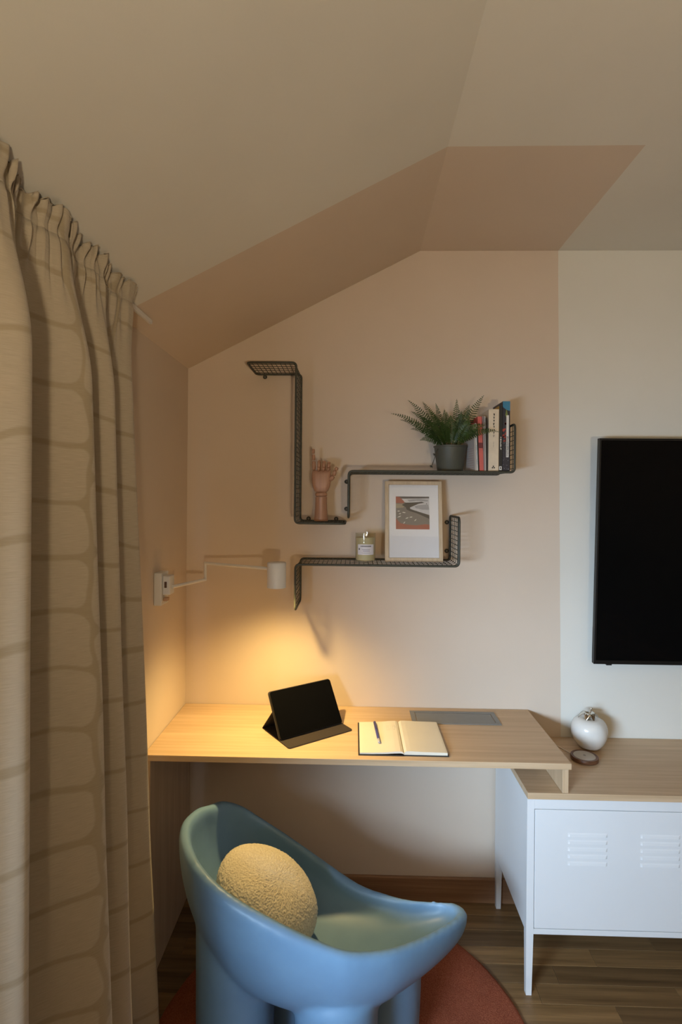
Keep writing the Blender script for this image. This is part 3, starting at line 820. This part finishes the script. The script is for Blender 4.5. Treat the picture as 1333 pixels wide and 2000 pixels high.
bmesh.ops.remove_doubles(bm, verts=bm.verts[:], dist=1e-5)
sh = obj('lamp_shade', bm, WHITE_LAMP, lamp, smooth=True, angle=50)
bm = BM(); lathe(bm, [(.003, 0), (.011, .003), (.0145, .010), (.0135, .020), (.008, .030), (.008, .046)], (LX, LY, 1.278), 20)
obj('bulb', bm, emit('bulb_glow', (1.0, .62, .28), 12.0), sh, smooth=True)
pl = bpy.data.lights.new('bulb_light', 'SPOT'); pl.spot_size = math.radians(148); pl.spot_blend = 1.0; pl.energy = 27.0; pl.color = (1.0, .68, .25); pl.shadow_soft_size = .012
po = bpy.data.objects.new('bulb_light', pl); COL.objects.link(po); po.location = (LX, LY, 1.268)

# ================================================================ ADDED FLOOR LAMP (unseen behind the camera, invented for warm fill light)
fx_, fy_ = 0.45, -3.60
fl2 = thing('added_floor_lamp', 'white uplighter floor lamp added in the unseen rear of the room', 'lamp', (fx_, fy_, 0))
bm = BM(); lathe(bm, [(.12, .0005), (.125, .006), (.12, .018), (.03, .026), (.014, .035)], (fx_, fy_, 0), 40); obj('base', bm, WHITE_LAMP, fl2, smooth=True, angle=40)
bm = BM(); tube(bm, [(fx_, fy_, .03), (fx_, fy_, 1.02)], .011, 14); obj('pole', bm, WHITE_LAMP, fl2, smooth=True, angle=60)
bm = BM(); lathe(bm, [(.014, 1.015), (.06, 1.03), (.12, 1.075), (.155, 1.14), (.150, 1.14), (.115, 1.082), (.058, 1.038), (.002, 1.030)], (fx_, fy_, 0), 40); bw = obj('bowl_shade', bm, WHITE_LAMP, fl2, smooth=True)
bm = BM(); lathe(bm, [(.012, 1.032), (.012, 1.05), (.022, 1.06), (.022, 1.072), (.004, 1.082)], (fx_, fy_, 0), 20); obj('bulb', bm, emit('added_bulb_glow', (1.0, .78, .5), 8.0), bw, smooth=True)
ul = bpy.data.lights.new('added_uplight', 'POINT'); ul.energy = 180.0; ul.color = (1.0, .81, .54); ul.shadow_soft_size = .075  # added fill, bounced warm off the ceiling
uo = bpy.data.objects.new('added_uplight', ul); COL.objects.link(uo); uo.location = (fx_, fy_, 1.100)

# ================================================================ TABLET IN FOLIO CASE
tb = thing('tablet', 'black tablet propped up in its dark folio case', 'tablet', (-.13, -.25, DZ))
B0 = Vector((-.2340, -.3205, DZ + .006)); dd = Vector((.808, .589, 0)).normalized(); pp = Vector((-.589, .808, 0)).normalized()
lt = math.radians(33); upv = pp * math.sin(lt) + Vector((0, 0, 1)) * math.cos(lt); nn = pp * math.cos(lt) - Vector((0, 0, 1)) * math.sin(lt)
TM = Matrix(((dd.x, nn.x, upv.x, B0.x), (dd.y, nn.y, upv.y, B0.y), (dd.z, nn.z, upv.z, B0.z), (0, 0, 0, 1)))
def rounded_plate(w, h, r, y0, y1, x0=0, z0=0, n=5):
    bm = BM(); pts = []
    for cxx, czz, a0 in ((x0 + w - r, z0 + h - r, 0), (x0 + r, z0 + h - r, PI / 2), (x0 + r, z0 + r, PI), (x0 + w - r, z0 + r, 1.5 * PI)):
        for k in range(n + 1):
            a = a0 + k / n * PI / 2; pts.append((cxx + r * math.cos(a), y0, czz + r * math.sin(a)))
    prism(bm, pts, (0, y1 - y0, 0)); return bm
def tput(n, bm, m, par=tb, **k):
    bmesh.ops.transform(bm, matrix=TM, verts=bm.verts[:]); return obj(n, bm, m, par, **k)
FOLIO = simple('folio_cover', (.022, .018, .016), .7, var=.1, scale=200, bump=.3, bscale=600)
FOLIO_IN = simple('folio_lining', (.030, .021, .017), .85, var=.1, scale=200)
bdy = tput('tablet_body', rounded_plate(.248, .157, .008, .0008, .0075, 0, .002), simple('tablet_rim', (.05, .045, .04), .4, metal=.5))
tput('screen', rounded_plate(.2465, .1555, .0075, 0, .0010, .00075, .00275), SCREEN, bdy)
tput('back_cover', rounded_plate(.253, .162, .009, .0075, .0095, -.0025, 0), FOLIO)
foot = B0 + pp * .132; foot.z = DZ + .003; hinge = B0 + upv * .095 + nn * .0098
bm = BM(); thick = .0022
fd = Vector((foot - hinge)).normalized(); fn = fd.cross(dd).normalized() * thick
hull_box(bm, [hinge - dd * .0025, hinge + dd * .2505, hinge + dd * .2505 + fn, hinge - dd * .0025 + fn], [foot - dd * .0025, foot + dd * .2505, foot + dd * .2505 + fn, foot - dd * .0025 + fn])
obj('stand_flap', bm, FOLIO, tb)
def ground_strip(v0, v1, z0, z1, r):
    bm = BM(); G = Matrix(((dd.x, pp.x, 0, B0.x), (dd.y, pp.y, 0, B0.y), (0, 0, 1, 0), (0, 0, 0, 1)))
    pts = []
    w0, w1 = -.0025, .2505
    for cxx, cyy, a0, rr in ((w1, v1, 0, .001), (w0, v1, PI / 2, .001), (w0, v0, PI, r), (w1, v0, 1.5 * PI, r)):
        sx = -1 if cxx == w1 else 1; sy = -1 if cyy == v1 else 1
        for k in range(6):
            a = a0 + k / 5 * PI / 2; pts.append((cxx + sx * rr + rr * math.cos(a), cyy + sy * rr + rr * math.sin(a), z0))
    prism(bm, pts, (0, 0, z1 - z0)); bmesh.ops.transform(bm, matrix=G, verts=bm.verts[:]); return bm
bs = obj('base_flap', ground_strip(-.058, .132, DZ + .0003, DZ + .0028, .009), FOLIO, tb)
obj('lining', ground_strip(-.0555, .125, DZ + .0027, DZ + .0034, .007), FOLIO_IN, bs)

# ================================================================ NOTEBOOK AND PEN
nb = thing('notebook', 'open notebook with black cover and cream pages on the desk', 'notebook', (.162, -.28, DZ))
NYF, NYB = -.400, -.157
bm = BM()
box(bm, .0195, .1585, NYF, NYB, DZ + .0003, DZ + .0028, .001); box(bm, .1655, .3035, NYF + .001, NYB + .001, DZ + .0003, DZ + .0028, .001)
box(bm, .1580, .1660, NYF + .0005, NYB + .0005, DZ + .0003, DZ + .0016)
obj('cover', bm, simple('notebook_black', (.010, .010, .011), .55, bump=.2, bscale=700), nb)
PAPER = simple('cream_paper', (.74, .69, .58), .85, var=.015, scale=12)
def page_block(x_out, x_in, prof):
    """profile of (fraction from outer edge, height of underside, height of top)"""
    bm = BM(); a = []; b = []
    for f_, zl, zh in prof:
        x = x_out + (x_in - x_out) * f_
        a.append(((x, zl), (x, zh)))
    lo = [p[0] for p in a]; hi = [p[1] for p in a][::-1]
    pts = [(x, NYF + .005, z) for x, z in lo + hi]
    prism(bm, pts, (0, NYB - NYF - .010, 0)); return bm
z0 = DZ + .0029
obj('left_pages', page_block(.0245, .1622, [(0, z0, z0 + .0035), (.05, z0, z0 + .0042), (.3, z0 + .0002, z0 + .0048), (.6, z0 + .0015, z0 + .0068), (.82, z0 + .0035, z0 + .0098), (.93, z0 + .0040, z0 + .0102), (.98, z0 + .003, z0 + .0080), (1, z0 + .001, z0 + .0045)]), PAPER, nb)
obj('right_pages', page_block(.2995, .1632, [(0, z0, z0 + .0078), (.04, z0, z0 + .0086), (.3, z0, z0 + .0092), (.6, z0, z0 + .0100), (.84, z0, z0 + .0114), (.94, z0, z0 + .0110), (.985, z0, z0 + .0080), (1, z0, z0 + .0045)]), PAPER, nb)
bm = BM(); r = random.Random(8)
for i in range(4):
    x = .118; y = NYB - .045 - i * .011
    while x < .148:
        l = r.uniform(.003, .007); zz = z0 + .0068 + (x - .107) / .03 * .003 + .0003
        box(bm, x, x + l, y, y + .0008, zz - .0012, zz); x += l + .0018
obj('pencil_writing', bm, simple('pencil_grey', (.42, .38, .32), .9), nb)
pz = z0 + .0048 + .0052
P0, P1 = Vector((.0785, -.178, pz + .0005)), Vector((.0880, -.336, pz + .0005)); pdv = (P1 - P0)
pen = thing('pen', 'blue ballpoint pen lying across the open notebook page', 'pen', (.083, -.26, pz - .005))
def pend(s): return P0 + pdv * s
bm = BM(); tube(bm, [pend(0), pend(.008), pend(.40)], [.0035, .0045, .0047], 14); obj('cap', bm, simple('pen_navy', (.016, .022, .16), .35), pen, smooth=True, angle=50)
bm = BM(); tube(bm, [pend(.40), pend(.42), pend(.86)], [.0040, .0044, .0042], 14); obj('barrel', bm, simple('pen_blue', (.03, .045, .27), .4), pen, smooth=True, angle=50)
bm = BM(); tube(bm, [pend(.86), pend(.93), pend(.985), pend(1)], [.0042, .0046, .0046, .003], 14); obj('end_plug', bm, simple('pen_grey', (.42, .42, .46), .3), pen, smooth=True, angle=50)
bm = BM(); q = Vector((0, 0, .0052)); tube(bm, [pend(.03) + q, pend(.06) + q * 1.15, pend(.30) + q * 1.1], [.0012, .0014, .0008], 6); obj('clip', bm, simple('pen_navy', (.02, .024, .1), .35), pen)

# ================================================================ CERAMIC APPLE
ax_, ay_, az_ = .8685, -.090, .6378
ap = thing('ceramic_apple', 'glossy white ceramic apple with silver stem beside the desk end', 'ornament', (ax_, ay_, az_))
bm = BM(); prof = [(.006, .004), (.018, .0005), (.030, .0035), (.042, .012), (.053, .028), (.0605, .048), (.0625, .066), (.060, .084), (.052, .099), (.040, .1075), (.028, .1095), (.017, .1065), (.009, .099), (.003, .093)]
pp_ = catmull([Vector((p[0], 0, p[1])) for p in prof], 4)
lathe(bm, [(p.x, p.z) for p in pp_], (ax_, ay_, az_), 48)
for v in bm.verts:
    a = math.atan2(v.co.y - ay_, v.co.x - ax_); h_ = (v.co.z - az_) / .11
    k_ = 1 + .022 * math.cos(5 * a) * abs(h_ - .45) * 1.6
    v.co.x = ax_ + (v.co.x - ax_) * k_; v.co.y = ay_ + (v.co.y - ay_) * k_
obj('fruit_body', bm, simple('white_ceramic', (.72, .70, .66), .2, var=.015, coat=.3), ap, smooth=True)
SILVER = simple('silver_leaf', (.72, .70, .64), .18, metal=1.0)
bm = BM(); tube(bm, catmull([(ax_ - .001, ay_, az_ + .094), (ax_ - .001, ay_, az_ + .112), (ax_ + .002, ay_, az_ + .130), (ax_ + .008, ay_ - .001, az_ + .148)], 4), [.004, .0036, .0033, .003, .003, .003, .003, .003, .003, .003, .0033, .0036, .003], 8)
obj('stem', bm, SILVER, ap, smooth=True)
def leaf(dirx, diry, L, Wd):
    bm = BM(); n = 10; rows_ = []
    e = Vector((dirx, diry, 0)).normalized(); s_ = Vector((-e.y, e.x, 0))
    for i in range(n + 1):
        t = i / n; c = Vector((ax_, ay_, az_ + .114)) + e * L * t + Vector((0, 0, .016 * math.sin(PI * t) - .010 * t * t))
        w = Wd * math.sin(PI * min(1, .06 + t * .94)) ** .8
        rows_.append([bm.verts.new(c + s_ * w * k + Vector((0, 0, .002 * abs(k)))) for k in (-1, -.5, 0, .5, 1)])
    for a, b in zip(rows_, rows_[1:]):
        for k in range(4): bm.faces.new((a[k], a[k + 1], b[k + 1], b[k]))
    o = obj('leaf', bm, SILVER, ap, smooth=True); md = o.modifiers.new('t', 'SOLIDIFY'); md.thickness = .0015
for a, L in ((2.9, .040), (.1, .036), (-1.3, .026), (1.4, .034), (3.9, .030)): leaf(math.cos(a), math.sin(a), L, .012)

# ================================================================ WIRELESS CHARGER
kx, ky, kz_ = .8130, -.1820, .6378
ch = thing('wireless_charger', 'round charging pad with walnut rim and pale top beside the apple', 'charger', (kx, ky, kz_))
bm = BM(); lathe(bm, [(.040, 0), (.0445, .0012), (.0460, .004), (.0460, .0130), (.0445, .0150), (.0370, .0150), (.0366, .0135), (.002, .0135)], (kx, ky, kz_), 56)
obj('wood_body', bm, WALNUT, ch, smooth=True, angle=40)
bm = BM(); lathe(bm, [(.0362, .0136), (.0362, .0149), (.0352, .0155), (.002, .0155)], (kx, ky, kz_), 48)
pd = obj('pad', bm, simple('pale_fabric', (.52, .48, .43), .9, var=.05, scale=400), ch, smooth=True, angle=40)
bm = BM(); tube(bm, [(kx + .0045 * math.cos(a), ky + .0045 * math.sin(a), kz_ + .0158) for a in [2 * PI * k / 12 for k in range(12)]], .0006, 4, closed=True)
tube(bm, [(kx - .003, ky - .003, kz_ + .0158), (kx + .003, ky + .003, kz_ + .0158)], .0006, 4)
obj('emblem', bm, simple('print_grey2', (.22, .2, .18), .7), pd)
bm = BM(); tube(bm, catmull([(kx - .034, ky + .030, kz_ + .006), (.772, -.128, kz_ + .004), (.755, -.085, kz_ + .0022), (.725, -.045, kz_ + .0022), (.690, -.022, kz_ + .0022)], 8), .0018, 7)
obj('cable', bm, simple('beige_cable', (.62, .54, .44), .6), ch, smooth=True)

# ================================================================ RUG
bm = BM(); RC, RR = (-.02, -.59), .545
NR = 96; rings = []
for r_, z_ in ((RR - .002, .0004), (RR, .004), (RR - .003, .0085), (RR - .012, .0105), (RR * .8, .011), (RR * .5, .011), (RR * .2, .011), (.01, .011)):
    rings.append([bm.verts.new((RC[0] + r_ * (1 + .0016 * math.sin(k * 1.7)) * math.cos(2 * PI * k / NR), RC[1] + r_ * (1 + .0016 * math.sin(k * 2.9)) * math.sin(2 * PI * k / NR), z_)) for k in range(NR)])
for a, b in zip(rings, rings[1:]):
    for k in range(NR): bm.faces.new((a[k], a[(k + 1) % NR], b[(k + 1) % NR], b[k]))
bm.faces.new(rings[0][::-1]); bm.faces.new(rings[-1])
kk = NT('terracotta_pile'); p_ = kk.obj()
kk.base(kk.mix(1.0, kk.ramp(kk.noise(p_, 420, 3), [(0.3, (.26, .062, .032)), (0.72, (.50, .165, .09))]), kk.ramp(kk.noise(p_, 6, 3), [(0.3, (.8, .8, .8)), (0.7, (1.05, 1.05, 1.05))]), 'MULTIPLY'))
kk.b.inputs['Roughness'].default_value = 1.0; kk.b.inputs['Specular IOR Level'].default_value = 0.05; kk.bump(kk.noise(p_, 500, 3), 1.0, .004)
tag(obj('round_rug', bm, kk.m, smooth=True, angle=60, origin=(RC[0], RC[1], 0)), 'round terracotta rug lying on the oak floor under the blue chair', 'rug')

# ================================================================ CHAIR
def chair():
    cc = Vector((-.085, -.615)); zb, zp = .235, .325
    rim = [(-0.4399, -0.4574, 0.614), (-0.4135, -0.4051, 0.598), (-0.3655, -0.3639, 0.563), (-0.3094, -0.3530, 0.525), (-0.2082, -0.3624, 0.472), (-0.1066, -0.3979, 0.432), (0.0217, -0.4658, 0.398), (0.0972, -0.4945, 0.390), (0.1702, -0.5179, 0.388), (0.2572, -0.5301, 0.392), (0.3053, -0.5470, 0.400), (0.3232, -0.5928, 0.412), (0.2928, -0.6468, 0.425), (0.2121, -0.7323, 0.447), (0.1153, -0.8150, 0.475), (0.0180, -0.8621, 0.500), (-0.0517, -0.8727, 0.522), (-0.1570, -0.8703, 0.560), (-0.2806, -0.8428, 0.600), (-0.3516, -0.8037, 0.618), (-0.4155, -0.7383, 0.628), (-0.4636, -0.6504, 0.630), (-0.4825, -0.5700, 0.630), (-0.4667, -0.4995, 0.625)]
    R = catmull([Vector(p) for p in rim], 5, closed=True); n = len(R)
    th = .034
    prof_rings = []
    def ring(fn): prof_rings.append([fn(p) for p in R])
    K = 14
    # outside from the belly up to the rim
    for k in range(K, -1, -1):
        q = k / K * PI / 2
        def f(p, q=q):
            d = Vector((p.x, p.y)) - cc
            c = cc + d * max(.02, math.cos(q) ** .80)
            return (c.x, c.y, p.z - .016 - (p.z - .016 - zb) * math.sin(q) ** 1.0)
        ring(f)
    for a in (45, 90, 135):                      # rounded lip
        def f(p, a=a):
            d = Vector((p.x, p.y)) - cc; L = d.length; d.normalize()
            s = th / 2
            c = cc + d * (L - s + s * math.cos(math.radians(a)))
            return (c.x, c.y, p.z - .016 + .016 * math.sin(math.radians(a)))
        ring(f)
    for k in range(0, K + 1):
        q = k / K * PI / 2
        def f(p, q=q):
            d = Vector((p.x, p.y)) - cc; L = d.length - th; d.normalize()
            c = cc + d * L * max(.02, math.cos(q) ** .70)
            return (c.x, c.y, p.z - .016 - (p.z - .016 - zp) * math.sin(q) ** .9)
        ring(f)
    bm = BM(); V = [[bm.verts.new(p) for p in r] for r in prof_rings]
    for a, b in zip(V, V[1:]):
        for i in range(n): bm.faces.new((a[i], a[(i + 1) % n], b[(i + 1) % n], b[i]))
    bm.faces.new(V[0][::-1]); bm.faces.new(V[-1])
    bmesh.ops.recalc_face_normals(bm, faces=bm.faces[:])
    LEGS = [(-.302, -.672, .46), (-.033, -.752, .36), (.098, -.560, .30), (-.170, -.480, .30)]
    lb = BM()
    for lx, ly, lz in LEGS:
        lathe(lb, [(.086, .0115), (.092, .016), (.0965, .05), (.100, .12), (.102, .18), (.104, lz - .02), (.098, lz - .004), (.08, lz), (.02, lz + .001)], (lx, ly, 0), 48)
    bmesh.ops.recalc_face_normals(lb, faces=lb.faces[:])
    lm = bpy.data.meshes.new('legs'); lb.to_mesh(lm); lb.free()
    cb = BM(); inner = prof_rings[-(K + 1):]
    rows_c = [[(p[0], p[1], .9) for p in inner[0]]] + inner
    Vc = [[cb.verts.new((p[0], p[1], p[2] - .004)) for p in r] for r in rows_c]
    for a, b in zip(Vc, Vc[1:]):
        for i in range(n): cb.faces.new((a[i], a[(i + 1) % n], b[(i + 1) % n], b[i]))
    cb.faces.new(Vc[0][::-1]); cb.faces.new(Vc[-1])
    bmesh.ops.recalc_face_normals(cb, faces=cb.faces[:])
    cm = bpy.data.meshes.new('cavity'); cb.to_mesh(cm); cb.free()
    lo = bpy.data.objects.new('legs', lm); co_ = bpy.data.objects.new('cavity', cm); COL.objects.link(lo); COL.objects.link(co_)
    bo = lo.modifiers.new('b', 'BOOLEAN'); bo.operation = 'DIFFERENCE'; bo.object = co_; bo.solver = 'EXACT'
    dg = bpy.context.evaluated_depsgraph_get()
    lev = bpy.data.meshes.new_from_object(lo.evaluated_get(dg))
    bm.from_mesh(lev)
    for q in (lo, co_): bpy.data.objects.remove(q, do_unlink=True)
    for q in (lm, cm, lev): bpy.data.meshes.remove(q)
    me = bpy.data.meshes.new('raw'); bm.to_mesh(me); bm.free()
    o = bpy.data.objects.new('raw', me); COL.objects.link(o)
    rm = o.modifiers.new('r', 'REMESH'); rm.mode = 'VOXEL'; rm.voxel_size = .0062; rm.adaptivity = 0
    sm = o.modifiers.new('s', 'SMOOTH'); sm.factor = .5; sm.iterations = 14
    dg = bpy.context.evaluated_depsgraph_get()
    ev = bpy.data.meshes.new_from_object(o.evaluated_get(dg))
    bpy.data.objects.remove(o, do_unlink=True); bpy.data.meshes.remove(me)
    # part the moulding at the leg tops, keeping the normals of the whole
    co = [v.co.copy() for v in ev.vertices]; no = [v.normal.copy() for v in ev.vertices]
    groups = {0: [], 1: [], 2: [], 3: [], 4: []}
    for p in ev.polygons:
        c = p.center; g = 0
        if c.z < .165:
            ds = [math.hypot(c.x - l[0], c.y - l[1]) for l in LEGS]; g = 1 + ds.index(min(ds))
        groups[g].append(tuple(p.vertices))
    ch = thing('moulded_chair', 'chunky blue moulded plastic armchair with thick round legs', 'chair', (-.08, -.6, .0112))
    k = NT('blue_plastic'); pp2 = k.obj()
    k.base(k.ramp(k.noise(pp2, 14, 3), [(0.3, (.145, .265, .420)), (0.7, (.160, .290, .450))]))
    k.b.inputs['Roughness'].default_value = .42; k.b.inputs['Specular IOR Level'].default_value = .4
    k.bump(k.noise(pp2, 650, 2), .10, .0006)
    for g, faces in groups.items():
        ids = sorted({i for f in faces for i in f}); mp = {i: j for j, i in enumerate(ids)}
        m2 = bpy.data.meshes.new('seat_shell' if g == 0 else 'leg')
        m2.from_pydata([co[i] for i in ids], [], [tuple(mp[i] for i in f) for f in faces])
        for p in m2.polygons: p.use_smooth = True
        m2.normals_split_custom_set_from_vertices([no[i] for i in ids])
        obj('seat_shell' if g == 0 else 'leg', m2, k.m, ch)
    return ch
chair()

# ================================================================ BOUCLE CUSHION
def cushion():
    c = Vector((-.227, -.625, .460))
    n_ = Vector((.417, -.208, .80)).normalized(); e1 = Vector((.955, -.249, -.44)); e1 = (e1 - n_ * e1.dot(n_)).normalized(); e2 = n_.cross(e1)
    U, Vn = 420, 210; vs, fs = [], []
    for j in range(Vn + 1):
        ph = -PI / 2 + PI * j / Vn
        for i in range(U):
            t = 2 * PI * i / U
            cr = max(0.0, math.cos(ph)) ** .9; sr = math.copysign(abs(math.sin(ph)) ** .95, math.sin(ph))
            d = Vector((cr * math.cos(t), cr * math.sin(t), sr))
            p = e1 * d.x * .150 + e2 * d.y * .125 + n_ * d.z * .073
            q = c + p
            cell = mnoise.voronoi(q * 230)[0][0]
            low = mnoise.noise(q * 14) * .004
            hgt = low + (.0026 * (1 - min(1, cell * 1.4)) + .0012 * mnoise.noise(q * 420))
            q = q + p.normalized() * hgt
            vs.append(q)
        if j in (0, Vn): pass
    for j in range(Vn):
        for i in range(U):
            a = j * U + i; b = j * U + (i + 1) % U
            fs.append((a, b, b + U, a + U))
    me = bpy.data.meshes.new('boucle_cushion'); me.from_pydata(vs, [], fs)
    k = NT('cream_boucle'); p = k.obj()
    k.base(k.ramp(k.noise(p, 260, 3), [(0.3, (.56, .49, .36)), (0.7, (.76, .70, .55))]))
    k.b.inputs['Roughness'].default_value = 1.0; k.b.inputs['Specular IOR Level'].default_value = .05
    k.b.inputs['Sheen Weight'].default_value = .3
    k.bump(k.noise(p, 700, 3), .8, .002)
    o = obj('boucle_cushion', me, k.m, smooth=True, origin=(c.x, c.y, .34))
    tag(o, 'oval cream boucle cushion resting in the blue chair', 'cushion')
cushion()
